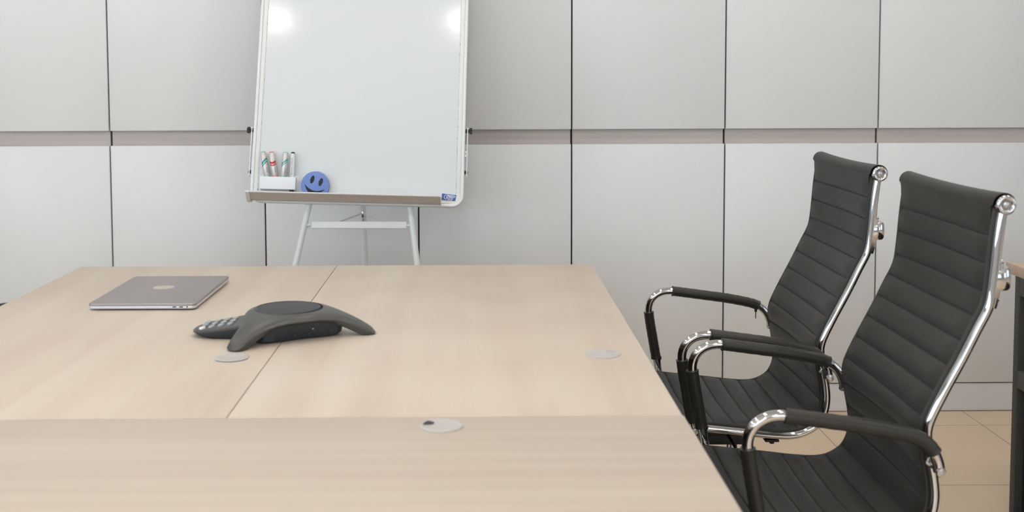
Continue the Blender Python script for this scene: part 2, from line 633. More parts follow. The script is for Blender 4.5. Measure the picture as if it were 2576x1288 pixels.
o1 = tl(-1.4, -1.4)
gx, gy = inv(-0.4675, 2.103, o1)
MAT['grey_slot'] = plain('grommet_flap', (0.45, 0.44, 0.47), 0.5)
d1 = make_desk('light beech desk carrying the laptop, left of the seam under the phone', 'wood_l', o1, 0.7005, 1.399, [(gx, gy, -1.55, 0.55)], 'beech desks pushed together')
o2 = tl(-0.6985 + 0.0008, -1.4)
gx, gy = inv(0.2225, 2.117, o2)
d2 = make_desk('light beech desk beside the farther chair, right of the seam under the phone', 'wood_r', o2, 0.6978, 1.399, [(gx, gy, 0.75, 0.42)], 'beech desks pushed together')
o3 = tl(-1.4, -2.1008)
gx, gy = inv(-0.063, 1.684, o3)
d3 = make_desk('light beech desk set crosswise nearest the camera, filling the bottom of the picture', 'wood_n', o3, 1.402, 0.6998, [(gx, gy, 2.8, 0.40)], 'beech desks pushed together')
# thin painted shadow crescent instead of an opening on the left grommet, paler opening on the right one
for o in d1.children:
    if o.name.startswith('cable_grommet'):
        ch = o.children[0]
        c0 = inv(-0.4675, 2.103, o1)
        mb = MB()
        poly = []
        for i in range(25):
            a = -2.4 + 2.1 * i / 24
            poly.append((math.cos(a) * 0.0334, math.sin(a) * 0.0334))
        for i in range(25):
            a = -0.3 - 2.1 * i / 24
            k = 0.0332 - 0.0010 * math.sin(PI * i / 24)
            poly.append((math.cos(a) * k, math.sin(a) * k))
        bpy.data.objects.remove(ch)
        mb.prism(poly, lambda a, b, d: (c0[0] + a, c0[1] + b, 0.7498 + d), 0.0003, 0.0012).build('rim_shadow', 'hole', o)
for o in d2.children:
    if o.name.startswith('cable_grommet'):
        o.children[0].data.materials[0] = MAT['grey_slot']

# side desk at the right edge of the picture
sx, sy = 1.4425, 3.141
t = thing('side_desk', 'beech topped desk with anthracite base at the right edge, behind the nearer chair', 'desk', (sx, sy, 0))
MB().box(0, 0.75, -1.6, 0, 0.7215, 0.75, 0.001).build('desktop', 'wood_s', t)
fx, fy = 0.0015, -0.055
side = MB()
for (y0, y1, z0, z1) in ((fy - 0.028, fy, 0, 0.7215), (-1.55, -1.52, 0, 0.7215), (-1.52, fy - 0.028, 0.672, 0.7215), (-1.52, fy - 0.028, 0.419, 0.468), (-1.52, fy - 0.028, 0, 0.06)):
    side.box(fx, fx + 0.03, y0, y1, z0, z1, 0.0008)
side.build('side_frame', 'desk_dark', t)
MB().box(fx + 0.022, fx + 0.028, -1.52, fy - 0.028, 0.06, 0.672).build('inset_panel', 'desk_inset', t, smooth=False)
MB().box(fx + 0.03, 0.70, fy - 0.02, fy, 0, 0.7215).build('back_panel', 'desk_dark', t, smooth=False)
MB().box(0.69, 0.72, -1.55, fy, 0, 0.7215).build('side_panel', 'desk_dark', t, smooth=False)

# ------------------------------------------------------------------ chairs
X0 = 0.62
RAIL = [(.898, 1.044), (.8935, 1.015), (.889, .975), (.885, .925), (.880, .880), (.873, .856), (.858, .826), (.832, .772), (.803, .716), (.782, .672),
        (.7745, .650), (.7735, .630), (.779, .592), (.786, .556), (.7885, .520), (.782, .488), (.765, .462), (.735, .444),
        (.700, .438), (.650, .441), (.600, .447), (.545, .453), (.490, .459), (.430, .466), (.380, .472), (.345, .468), (.322, .450), (.312, .425)]
HW = 0.222      # half distance between the rails


def make_chair(label):
    t = thing('office_chair', label, 'chair', (X0, 0, 0), 0, 'black ribbed leather chairs with chrome frames')
    rail = [Vector((x - X0, 0, z)) for x, z in RAIL]
    rc = catmull(rail, 6)
    # leather sling: offset the rail curve towards the sitter
    L = [0.0]
    for i in range(1, len(rc)):
        L.append(L[-1] + (rc[i] - rc[i - 1]).length)
    tot = L[-1]
    step = 0.0036
    nn = int(tot / step)

    def at(s):
        s = max(0, min(tot, s))
        for i in range(1, len(rc)):
            if L[i] >= s:
                f = (s - L[i - 1]) / max(1e-9, L[i] - L[i - 1])
                p = rc[i - 1].lerp(rc[i], f)
                a = rc[max(0, i - 2)]
                b = rc[min(len(rc) - 1, i + 1)]
                return p, (b - a).normalized()
        return rc[-1], (rc[-1] - rc[-2]).normalized()
    seams = [0.058 + 0.0497 * i for i in range(40)]
    ny = 26
    ys = [HW - 0.006 - (2 * HW - 0.012) * j / ny for j in range(ny + 1)]
    front, back = [], []
    # roll over the top bar first
    rows = []
    cx, cz = rc[0].x, rc[0].z
    p0, t0 = at(0)
    nrm0 = Vector((-abs(t0.z), 0, t0.x))
    for i in range(14):
        a = math.radians(-48 + (i / 13) * (48 + 180))     # from the back, over the top, to the front
        rows.append((Vector((cx + 0.0205 * math.cos(a), 0, cz + 0.0205 * math.sin(a))), Vector((math.cos(a), 0, math.sin(a))), -1))
    rows[-1] = (rows[-1][0], Vector((-1, 0, 0.05)).normalized(), -1)
    slist = [0.0072, 0.0108]
    while slist[-1] < tot - 0.003:
        s0 = slist[-1]
        nxt = s0 + 0.0034
        for sm in seams:
            for q in (sm - 0.0042, sm - 0.0020, sm - 0.0008, sm, sm + 0.0008, sm + 0.0020, sm + 0.0042):
                if s0 + 0.0006 < q < nxt:
                    nxt = q
        slist.append(nxt)
    for s in slist:
        p, tg = at(s)
        nv = Vector((tg.z, 0, -tg.x))
        rows.append((p, nv, s))
    th = 0.012
    smooth_n = []
    for i, (p, nv, s) in enumerate(rows):
        smooth_n.append(nv)
    V, Fc = [], []
    for i, (p, nv, s) in enumerate(rows):
        for j, y in enumerate(ys):
            e = min(j, ny - j) / ny * 2     # 0 at the edges
            edge = min(1.0, e * 6)
            if s < 0:
                q = p - Vector((0, 0, 1)) * (0.0045 * (1 - (1 - e) ** 2)) * max(0, nv.z)
                o = Vector((0, 0, 0))
            else:
                d = min(1, min(abs(s - x) for x in seams) / 0.02485)
                puff = 0.0078 * math.sin(0.5 * PI * d) ** 0.62 - 0.0016 * max(0, 1 - d / 0.07)
                fade = 0.45 + 0.55 * edge
                off = 0.0105 + puff * fade
                if s < 0.0332:
                    k = s / 0.0332
                    off = 0.0205 * (1 - k) + (0.0105 + 0.0078 * fade) * k
                sag = -0.010 * (1 - (1 - e) ** 2) * (1.0 if s < 0.5 else 0.8)
                wob = 0.0004 * math.sin(y * 31 + s * 60) * e
                q = p + nv * (off + sag * min(1, s / 0.10) + wob)
            V.append(Vector((q.x, y * (1.045 if s < 0 and q.z > cz - 0.012 else 1.0), q.z)))
    nr = len(rows)
    w = ny + 1
    for i in range(nr - 1):
        for j in range(ny):
            Fc.append((i * w + j, i * w + j + 1, (i + 1) * w + j + 1, (i + 1) * w + j))
    # back layer
    o = len(V)
    for i, (p, nv, s) in enumerate(rows):
        for j, y in enumerate(ys):
            e = min(j, ny - j) / ny * 2
            if s < 0:
                q = p - nv * 0.006
            else:
                sag = -0.010 * (1 - (1 - e) ** 2) * min(1, s / 0.08)
                q = p + nv * (-0.001 + sag)
            V.append(Vector((q.x, y * 0.995, q.z)))
    for i in range(nr - 1):
        for j in range(ny):
            Fc.append((o + i * w + j, o + (i + 1) * w + j, o + (i + 1) * w + j + 1, o + i * w + j + 1))
    for i in range(nr - 1):
        for j in (0, ny):
            Fc.append((i * w + j, (i + 1) * w + j, o + (i + 1) * w + j, o + i * w + j))
    for i in (0, nr - 1):
        for j in range(ny):
            Fc.append((i * w + j, i * w + j + 1, o + i * w + j + 1, o + i * w + j))
    mb = MB()
    mb.add(V, Fc)
    sl = mb.build('leather_sling', 'leather', t, angle=60)
    # edge piping on both sides
    for sgn in (-1, 1):
        pts = []
        for i, (p, nv, s) in enumerate(rows):
            if s < 0:
                continue
            pts.append(Vector((p.x, sgn * (HW - 0.006), p.z)) + nv * 0.0085)
        MB().tube(pts[::2], 0.0058, 8, ry=0.0035).build('edge_piping', 'leather_d', sl)
    # rails
    for sgn in (-1, 1):
        pts = [Vector((p.x, sgn * (HW + 0.001), p.z)) for p in rc]
        rr = MB().tube(pts, 0.0085, 16)
        ro = rr.build('side_rail', 'chrome', t)
        # flattened reinforcement where the back bracket screws on
        k0 = [Vector((p.x + 0.003, sgn * (HW + 0.001), p.z)) for p in rc if 0.862 < p.z < 0.945]
        MB().tube(k0, 0.0105, 14, ry=0.0075).build('rail_plate', 'chrome', ro)
        # end cap of the top bar
        cap = [(0.0001, -0.016), (0.0165, -0.016), (0.0172, -0.014), (0.0172, 0.001)] + [(0.0132 + 0.0040 * math.cos(math.radians(a_)), 0.001 + 0.0040 * math.sin(math.radians(a_))) for a_ in range(15, 166, 15)] + [(0.0090, 0.0012), (0.0084, 0.0006), (0.0001, 0.0004)]
        c = MB().lathe(cap, (cx, sgn * (HW + 0.0095), cz), (0, sgn, 0), 40).build('end_cap', 'chrome', t)
        MB().lathe([(0.0052, 0), (0.0050, 0.0012), (0.0026, 0.0016), (0.0024, 0.0030), (0.0014, 0.0036)], (cx, sgn * (HW + 0.0095), cz), (0, sgn, 0), 14).build('cap_screw', 'steel', c)
    MB().tube([(cx + 0.002, -HW, cz), (cx + 0.002, HW, cz)], 0.011, 16).build('top_bar', 'chrome', t)
    # cast bracket behind the back
    br = MB()
    xb, zb = 0.888 - X0, 0.913
    path = [(xb - 0.002, -HW, zb), (xb + 0.012, -HW, zb), (xb + 0.019, -HW + 0.006, zb), (xb + 0.024, -HW + 0.03, zb), (xb + 0.030, -0.12, zb), (xb + 0.034, 0, zb), (xb + 0.030, 0.12, zb), (xb + 0.024, HW - 0.03, zb), (xb + 0.019, HW - 0.006, zb), (xb + 0.012, HW, zb), (xb - 0.002, HW, zb)]
    path = [Vector(p) for p in path]
    pts = catmull(path, 4)
    Vb, Fb = [], []
    for i, p in enumerate(pts):
        tg = (pts[min(i + 1, len(pts) - 1)] - pts[max(i - 1, 0)]).normalized()
        nx = Vector((tg.y, -tg.x, 0)).normalized()
        for (a, z) in ((-0.005, -0.017), (-0.003, -0.020), (0.005, -0.020), (0.008, -0.016), (0.009, 0.0), (0.008, 0.015), (0.005, 0.019), (-0.003, 0.019), (-0.005, 0.016)):
            Vb.append(p + nx * a + Vector((0, 0, z)))
    m9 = 9
    for i in range(len(pts) - 1):
        for j in range(m9):
            Fb.append((i * m9 + j, i * m9 + (j + 1) % m9, (i + 1) * m9 + (j + 1) % m9, (i + 1) * m9 + j))
    Fb += [tuple(range(m9)), tuple((len(pts) - 1) * m9 + j for j in range(m9))]
    bo = br.add(Vb, Fb).build('back_bracket', 'chrome', t, angle=50)
    for sgn in (-1, 1):
        for dz, dx in ((0.030, 0.010), (-0.037, 0.004)):
            MB().lathe([(0.0045, 0), (0.0045, 0.003), (0.003, 0.006), (0.0005, 0.0068)], (xb + dx - 0.004, sgn * (HW), zb + dz), (1, 0, 0.2), 14).build('bracket_screw', 'steel', bo)
    # armrests
    arm = [(.7800, .584), (.7775, .600), (.770, .618), (.759, .632), (.741, .6445), (.712, .6535), (.660, .6635), (.600, .6720), (.545, .6795), (.522, .6825), (.500, .6838), (.480, .6800),
           (.463, .6700), (.452, .6550), (.4475, .6380), (.4485, .6200), (.4520, .5950), (.4590, .5550), (.4660, .5150), (.4740, .4720), (.4760, .4600)]
    for sgn in (-1, 1):
        ya = sgn * (HW + 0.040)
        pts = catmull([Vector((x - X0, ya, z)) for x, z in arm], 6)
        ao = MB().tube(pts, 0.0100, 16).build('arm_tube', 'chrome', t)
        lim = 0.781 if sgn < 0 else 0.746
        tp = [p for p in pts if p.z > 0.628 and 0.510 - X0 < p.x < lim - X0] if sgn > 0 else [p for p in pts if p.z > 0.616 and 0.510 - X0 < p.x]
        lp = [p for p in pts if p.x < 0.475 - X0 and (0.492 if sgn > 0 else 0.478) < p.z < 0.6285]
        for nm, q in (('arm_pad', tp), ('upright_pad', lp)):
            k = len(q)
            rs = []
            for i in range(k):
                e = min(i, k - 1 - i)
                rs.append(0.0132 + (0.0008 if e == 0 else 0) + 0.0003 * math.sin(i * 2.1))
            MB().tube(q, 0.0132, 16, ry=0.0155, ref=(0, 1, 0), rs=rs).build(nm, 'leather_d', ao)
        # zip pulls
        ze = tp[0] if sgn > 0 else lp[-1]
        for base in ((tp[2], lp[-1]) if sgn > 0 else ()):
            zp = MB().box(-0.003, 0.003, -0.004, 0.004, -0.006, 0.002, 0.001).box(-0.0008, 0.0008, -0.0025, 0.0025, -0.024, -0.005)
            zp.xf(Matrix.Translation(base + Vector((0.010 if base is lp[-1] else 0.0, -0.006, -0.013 if base is not lp[-1] else 0.004))))
            zp.build('zip_pull', 'black', ao)
        # bolts to the rail
        MB().box(-0.012, 0.008, -0.003, 0.003, -0.0075, 0.0075, 0.002).xf(Matrix.Translation((0.780 - X0, sgn * (HW + 0.012), 0.589)) @ Matrix.Rotation(0.55, 4, 'Y')).build('arm_bracket', 'steel', ao)
        for (bx_, bz_) in ((0.7800, 0.5850), (0.4745, 0.464)):
            MB().lathe([(0.0055, -0.002), (0.0055, 0.047), (0.0088, 0.0472), (0.0092, 0.050), (0.0078, 0.0525), (0.004, 0.0532), (0.0035, 0.0520), (0.0001, 0.0520)], (bx_ - X0, sgn * HW, bz_), (0, sgn, 0), 20).build('arm_bolt', 'steel', ao)
    # under-seat cross bars, mechanism, column, base
    for xx, zz in ((0.665, 0.4285), (0.470, 0.4505)):
        cb = MB().box(xx - X0 - 0.016, xx - X0 + 0.016, -HW + 0.0, HW - 0.0, zz - 0.006, zz - 0.001, 0.001).build('cross_bar', 'black', t)
        for sgn in (-1, 1):
            MB().lathe([(0.0055, 0), (0.0055, 0.005), (0.003, 0.006)], (xx - X0, sgn * (HW - 0.006), zz - 0.005), (0, 0, -1), 12).build('bar_screw', 'black', cb)
    me = MB().box(-0.15, 0.0, -0.075, 0.075, 0.390, 0.414, 0.004).box(-0.02, 0.055, -0.05, 0.05, 0.404, 0.416, 0.003).box(-0.09, 0.035, -0.055, 0.055, 0.360, 0.392, 0.008)
    for sgn in (-1, 1):
        me.tube([(-0.10, sgn * 0.07, 0.414), (-0.135, sgn * 0.12, 0.432), (-0.15, sgn * (HW - 0.01), 0.442)], 0.007, 8)
        me.tube([(0.045, sgn * 0.07, 0.412), (0.045, sgn * 0.13, 0.418), (0.045, sgn * (HW - 0.01), 0.424)], 0.007, 8)
    mo = me.build('tilt_mechanism', 'black', t)
    MB().tube([(-0.03, -0.05, 0.40), (-0.03, -0.17, 0.395), (-0.03, -0.20, 0.39)], 0.004, 8).build('tilt_lever', 'black', mo)
    MB().lathe([(0.014, 0.22), (0.014, 0.375), (0.0001, 0.375)], (0, 0, 0), n=20).build('gas_piston', 'chrome', t)
    MB().lathe([(0.034, 0.075), (0.034, 0.10), (0.026, 0.105), (0.025, 0.24), (0.022, 0.245)], (0, 0, 0), n=24).build('column', 'chrome', t)
    for i in range(5):
        a = 2 * PI * i / 5 + 0.3
        dx, dy = math.cos(a), math.sin(a)
        lg = MB().tube([(dx * 0.02, dy * 0.02, 0.105), (dx * 0.15, dy * 0.15, 0.088), (dx * 0.29, dy * 0.29, 0.072), (dx * 0.30, dy * 0.30, 0.07)], 0.016, 12, rs=[0.02, 0.016, 0.012, 0.009]).build('base_leg', 'chrome', t)
        cx2, cy2 = dx * 0.29, dy * 0.29
        c = MB()
        for sg in (-1, 1):
            ox, oy = -dy * sg * 0.014, dx * sg * 0.014
            c.lathe([(0.012, -0.008), (0.026, -0.008), (0.0275, -0.005), (0.0275, 0.005), (0.026, 0.008), (0.012, 0.008)], (cx2 + ox, cy2 + oy, 0.0275), (-dy, dx, 0), 20)
        c.tube([(cx2, cy2, 0.03), (cx2, cy2, 0.07)], 0.005, 8)
        c.build('caster', 'rubber', lg)
    return t


Y1N, Y2N = 2.600, 1.985
c1 = make_chair('black ribbed leather chair with chrome frame, the farther of the two on the right')
c1.location = (X0, Y1N + HW, 0)
dup(c1, (X0 + 0.007, Y2N + HW, 0), 0.0, 'black ribbed leather chair with chrome frame, the nearer of the two on the right')
dup(c1, (-1.312, 2.643, 0), PI, 'black leather office chair left of the desks, only its armrest showing at the left edge')

# ------------------------------------------------------------------ laptop
t = thing('laptop', 'closed grey aluminium laptop lying on the left desk with an oval emblem', 'laptop', (-0.7615, 2.7085, 0.75), 0.0)
LW, LD = 0.1195, 0.1735


def rrect(hw, hd, r, n=7):
    pts = []
    for (sx_, sy_, a0) in ((1, 1, 0), (-1, 1, 90), (-1, -1, 180), (1, -1, 270)):
        for i in range(n + 1):
            a = math.radians(a0 + 90 * i / n)
            pts.append((sx_ * (hw - r) + r * math.cos(a), sy_ * (hd - r) + r * math.sin(a)))
    return pts


def slab(levels, r):
    mb = MB()
    V, Fc = [], []
    for (inset, z) in levels:
        V += [(x, y, z) for x, y in rrect(LW - inset, LD - inset, max(0.001, r - inset * 0.5))]
    n = len(V) // len(levels)
    for i in range(len(levels) - 1):
        for j in range(n):
            Fc.append((i * n + j, i * n + (j + 1) % n, (i + 1) * n + (j + 1) % n, (i + 1) * n + j))
    Fc.append(tuple(range(n)))
    Fc.append(tuple((len(levels) - 1) * n + j for j in range(n)))
    return mb.add(V, Fc)


bs = slab([(0.014, 0.0012), (0.006, 0.0018), (0.0015, 0.0034), (0.0, 0.0052), (0.0, 0.0104), (0.0006, 0.0108)], 0.010).build('body', 'laptop_edge', t, angle=25)
ld = slab([(0.0006, 0.0112), (0.0, 0.0116), (0.0, 0.0146), (0.0008, 0.0158), (0.0022, 0.0163)], 0.010).build('lid', 'laptop', t, angle=25)
MB().lathe([(0.0255, 0.0162), (0.0255, 0.01645), (0.0001, 0.01645)], (-0.004, 0.018, 0), n=40).build('emblem', 'emblem', ld, label='pale oval emblem')
for (px, w) in ((0.0725, 0.0042), (0.0875, 0.0042)):
    MB().box(px - w, px + w, -LD - 0.0004, -LD + 0.002, 0.0066, 0.0090, 0.0004).build('port', 'hole', bs)
MB().lathe([(0.0017, 0), (0.0017, 0.002)], (0.101, -LD - 0.0004, 0.0079), (0, 1, 0), 16).build('audio_jack', 'hole', bs)
for a in (-1, 1):
    for b_ in (-1, 1):
        MB().lathe([(0.006, 0), (0.006, 0.0014)], (a * (LW - 0.022), b_ * (LD - 0.022), 0), n=14).build('rubber_foot', 'rubber', bs)

# ------------------------------------------------------------------ conference phone
PC = Vector((-0.392, 2.297, 0.75))
t = thing('conference_phone', 'black three-legged conference speakerphone with a keypad standing across the desk seam', 'phone', PC)
import bisect


def interp(x, xs, ys_):
    if x <= xs[0]:
        return ys_[0]
    if x >= xs[-1]:
        return ys_[-1]
    i = bisect.bisect_right(xs, x)
    f = (x - xs[i - 1]) / (xs[i] - xs[i - 1])
    f2 = f
    return ys_[i - 1] * (1 - f2) + ys_[i] * f2


LEG = [0.0, 120.0, 240.0]
PHI = [0, 3, 5, 6.6, 8.5, 11, 14.5, 19, 26, 35, 46, 60]
RR = [.170, .1690, .1655, .158, .145, .131, .1185, .1080, .0975, .0905, .0865, .0850]
angs = []
for leg in LEG:
    for p in PHI[::-1][:-1]:
        angs.append((leg - p, p))
    for i in range(len(PHI) - 1):
        angs.append((leg + PHI[i], PHI[i]))
fine_angs = []
for i in range(len(angs)):
    a0, p0 = angs[i]
    a1, p1 = angs[(i + 1) % len(angs)]
    if a1 < a0 - 180:
        a1 += 360
    for k in range(4):
        fine_angs.append((a0 + (a1 - a0) * k / 4, p0 + (p1 - p0) * k / 4))
NA = len(fine_angs)


def ztop(r):
    r = min(r, 0.172)
    return 0.0135 + 0.0480 * max(0.0, 1 - (r / 0.172) ** 1.95) - (0.010 * max(0.0, min(1.0, (0.0672 - r) / 0.0035)))


levels = []
rhos = [0.03, 0.2, 0.35, 0.45, 0.55, 0.65, 0.74, 0.82, 0.89, 0.94, 0.975, 1.0]
V, Fc = [], []


def ring(fn):
    for (a, p) in fine_angs:
        R_ = interp(p, PHI, RR)
        r, z = fn(R_, p)
        V.append((math.cos(math.radians(a)) * r, math.sin(math.radians(a)) * r, z))


for rabs in (0.004, 0.030, 0.050, 0.0600, 0.0637, 0.0672, 0.0700):
    ring(lambda R_, p, rabs=rabs: (rabs, ztop(rabs)))
for rho in (0.12, 0.3, 0.5, 0.68, 0.82, 0.92, 0.97, 1.0):
    def f_(R_, p, rho=rho):
        r = 0.070 + (R_ - 0.070) * rho
        arm_ = max(0, (r - 0.08) / 0.09)
        droop = (0.0022 + 0.005 * arm_) * max(0, (rho - 0.25) / 0.75) ** 2
        return r, max(0.006, ztop(r) - droop - (0.0020 if p < 7 and rho > 0.99 else 0))
    ring(f_)


def am(p):
    return max(0.0, min(1.0, (18 - p) / 14))


ring(lambda R_, p: (R_ + 0.0032, max(0.003, ztop(R_) - 0.0072 - 0.0046 * am(p))))
ring(lambda R_, p: (R_ + 0.0028, max(0.002, ztop(R_) - 0.0088 - 0.0046 * am(p))))
ring(lambda R_, p: (R_ - 0.0035, max(0.0, ztop(R_) - 0.0125 - 0.007 * am(p))))
ring(lambda R_, p: (R_ - 0.012, max(0.0, ztop(R_) - 0.0135 - 0.007 * am(p))))
ring(lambda R_, p: (R_ * 0.75, max(0.004, ztop(R_ * 0.75) - 0.018)))
ring(lambda R_, p: (0.02, 0.035))
nl = len(V) // NA
for i in range(nl - 1):
    for j in range(NA):
        j2 = (j + 1) % NA
        Fc.append((i * NA + j, i * NA + j2, (i + 1) * NA + j2, (i + 1) * NA + j))
Fc.append(tuple(range(NA)))
Fc.append(tuple((nl - 1) * NA + j for j in range(NA)))
MB().add(V, Fc).build('shell', 'phone', t, angle=32)
# lower body
V, Fc = [], []
BPHI, BRR = [0, 10, 20, 32, 45, 60], [.104, .101, .0885, .0745, .0665, .0635]
for (k, z) in ((0.93, 0.0015), (1.0, 0.006), (1.04, 0.028), (1.05, 0.046)):
    for (a, p) in fine_angs:
        r = interp(p, BPHI, BRR) * k
        z_ = min(z, ztop(r) - 0.009)
        V.append((math.cos(math.radians(a)) * r, math.sin(math.radians(a)) * r, z_))
for i in range(3):
    for j in range(NA):
        j2 = (j + 1) % NA
        Fc.append((i * NA + j, i * NA + j2, (i + 1) * NA + j2, (i + 1) * NA + j))
Fc += [tuple(range(NA)), tuple(3 * NA + j for j in range(NA))]
lb = MB().add(V, Fc).build('lower_body', 'phone_b', t, angle=40)
for (off, z, r, mt) in ((-0.014, 0.010, 0.003, 'hole'), (0.016, 0.011, 0.0035, 'hole'), (0.024, 0.021, 0.0022, 'key'), (0.034, 0.023, 0.0026, 'hole')):
    a = math.radians(-60)
    nrm = Vector((math.cos(a), math.sin(a), 0))
    tan = Vector((-nrm.y, nrm.x, 0))
    base = nrm * (0.0640 + 0.0004 * z * 100) + tan * off
    MB().lathe([(r, -0.004), (r, 0.0012 + abs(off) * 0.03), (r * 0.6, 0.0016 + abs(off) * 0.03)], (base.x, base.y, z), nrm, 14).build('socket' if mt == 'hole' else 'screw', mt, lb)
# speaker dish
prof = [(0.0640, 0.0470), (0.0645, 0.0528), (0.0636, 0.0537), (0.0624, 0.0532), (0.0605, 0.0508)]
for i in range(14):
    r = 0.056 - i * 0.0038
    prof.append((r, 0.0508 - 0.0060 * (1 - (r / 0.0605) ** 2) + (0.0003 if i % 2 else 0)))
prof.append((0.0001, 0.0448))
sp = MB().lathe([(r, z + 0.0016) for r, z in prof], (-0.004, 0, 0), n=56).build('speaker_grille', 'phone', t, angle=20)
MB().lathe([(0.0640, 0.0490), (0.0662, 0.0510), (0.0662, 0.0533), (0.0640, 0.0540)], (-0.004, 0, 0), n=56).build('grille_ring', 'phone_b', sp)
# keypad tongue on the left
V, Fc = [], []
outl = []
for i in range(21):
    a = math.radians(90 + 180 * i / 20)
    outl.append((-0.148 + 0.046 * math.cos(a) * (1 if math.cos(a) < 0 else 1), 0.049 * math.sin(a) * (1 - 0.10 * abs(math.cos(a)))))
outl = [(-0.05, 0.060)] + [(-0.10, 0.0535)] + outl + [(-0.10, -0.0535)] + [(-0.05, -0.060)]


def kz(x):
    return 0.036 + (x + 0.05) * 0.15 if x < -0.05 else 0.036


for (k, dz, zz) in ((0.86, 0.0, 0.0015), (0.95, 0.0, 0.006), (1.0, -0.0065, None), (1.0, -0.003, None), (0.955, 0.0, None)):
    for x, y in outl:
        xx = -0.10 + (x + 0.10) * k if x < -0.10 else x
        V.append((xx, y * k, zz if zz is not None else kz(x) + dz))
n = len(outl)
for i in range(4):
    for j in range(n):
        Fc.append((i * n + j, i * n + (j + 1) % n, (i + 1) * n + (j + 1) % n, (i + 1) * n + j))
Fc += [tuple(range(n)), tuple(4 * n + j for j in range(n))]
kp = MB().add(V, Fc).build('keypad', 'phone', t, angle=35)
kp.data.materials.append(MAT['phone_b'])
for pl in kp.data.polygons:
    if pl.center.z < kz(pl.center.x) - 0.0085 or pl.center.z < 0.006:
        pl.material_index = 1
for ix in range(4):
    for iy in range(3):
        kx, ky = -0.170 + ix * 0.0185, -0.027 + iy * 0.027
        big = (ix == 0 and iy == 0)
        mb = MB().lathe([(0.0088, -0.003), (0.0090, 0.0018), (0.0078, 0.0030), (0.0001, 0.0034)], (0, 0, 0), n=20)
        mb.xf(Matrix.Translation((kx, ky, kz(kx))) @ Matrix.Rotation(-0.155, 4, 'Y') @ Matrix.Diagonal((0.72, 0.95, 1, 1)))
        mb.build('key', 'key_l' if big else 'key', kp)

# ------------------------------------------------------------------ whiteboard easel
BU = Vector((0.99941398, 0.01492242, -0.03080622))
BV = Vector((0.02614891, 0.24793946, 0.96842256))
BN = Vector((0.02208929, -0.96866059, 0.24740396))
BC = Vector((-0.4155, 3.7492, 0.8455))
EROOT = Vector((-0.40, 3.80, 0.0))


def bmat(s=0, tt=0, h=0):
    """board frame: x = along board, y = up the board, z = out of the board"""
    m = Matrix((BU, BV, BN)).transposed().to_4x4()
    return Matrix.Translation(BC + BU * s + BV * tt + BN * h) @ m


TOE = Matrix.Translation(-EROOT)
t = thing('whiteboard_easel', 'white tilting whiteboard on a three-legged easel in front of the cabinets', 'whiteboard', EROOT)
BM = TOE @ bmat()


def bbox(mb, s0, s1, t0, t1, h0, h1, bev=0.0):
    return mb.box(s0, s1, t0, t1, h0, h1, bev)


BT = 1.04
pan = bbox(MB(), -0.3262, 0.3262, 0.018, BT - 0.02, -0.014, 0.001).xf(BM).build('writing_surface', 'board', t, smooth=False)
for sg in (-1, 1):
    bbox(MB(), *(sorted((sg * 0.3236, sg * 0.3258))), 0.022, BT - 0.02, 0.001, 0.0014).xf(BM).build('edge_wear', 'edge_marks', pan, smooth=False)
# frame: outer bead (rounded loop) + flat inner strip
loop = []
Ro = 0.032
for (cx_, cy_, a0) in ((0.344 - Ro + .0, 0.0065 + Ro, -90), (0.344 - Ro, BT - 0.0065 - Ro, 0), (-0.344 + Ro, BT - 0.0065 - Ro, 90), (-0.344 + Ro, 0.0065 + Ro, 180)):
    for i in range(9):
        a = math.radians(a0 + 90 * i / 8)
        loop.append(Vector((cx_ + Ro * math.cos(a), cy_ + Ro * math.sin(a), 0)))
V, Fc = [], []
sec = [(-0.006, -0.018), (0.0045, -0.018), (0.006, -0.014), (0.006, 0.001), (0.0052, 0.0042), (0.003, 0.006), (-0.003, 0.0055), (-0.005, 0.003), (-0.0055, 0.0008)]
nL = len(loop)
for i in range(nL):
    tg = (loop[(i + 1) % nL] - loop[i - 1]).normalized()
    out = Vector((tg.y, -tg.x, 0))
    for a, h in sec:
        V.append(loop[i] + out * a + Vector((0, 0, h)))
m_ = len(sec)
for i in range(nL):
    i2 = (i + 1) % nL
    for j in range(m_):
        Fc.append((i * m_ + j, i * m_ + (j + 1) % m_, i2 * m_ + (j + 1) % m_, i2 * m_ + j))
fr = MB().add(V, Fc).xf(BM).build('board_frame', 'alu', t, angle=50)
ins = MB()
for sg in (-1, 1):
    a, b_ = sorted((sg * 0.3255, sg * 0.3385))
    ins.box(a, b_, 0.03, BT - 0.03, -0.010, 0.0025, 0.0008)
ins.box(-0.312, 0.312, 0.0125, 0.0235, -0.010, 0.0025, 0.0008)
ins.box(-0.312, 0.312, BT - 0.026, BT - 0.012, -0.010, 0.0025, 0.0008)
ins.xf(BM).build('frame_strip', 'plastic_w', fr)
cor = MB()
for sg in (-1, 1):
    for tt in (0, 1):
        poly = [(0.3385, 0.0455), (0.326, 0.0455), (0.326, 0.033), (0.318, 0.0235), (0.3045, 0.0235), (0.3045, 0.012), (0.318, 0.012), (0.328, 0.0155), (0.3350, 0.0235), (0.3385, 0.033)]
        poly = [(sg * a, (b_ if not tt else BT - b_)) for a, b_ in poly]
        cor.prism(poly, lambda a, b_, d: (a, b_, d), -0.010, 0.0032)
cor.xf(BM).build('frame_corner', 'plastic_w', fr, smooth=False)
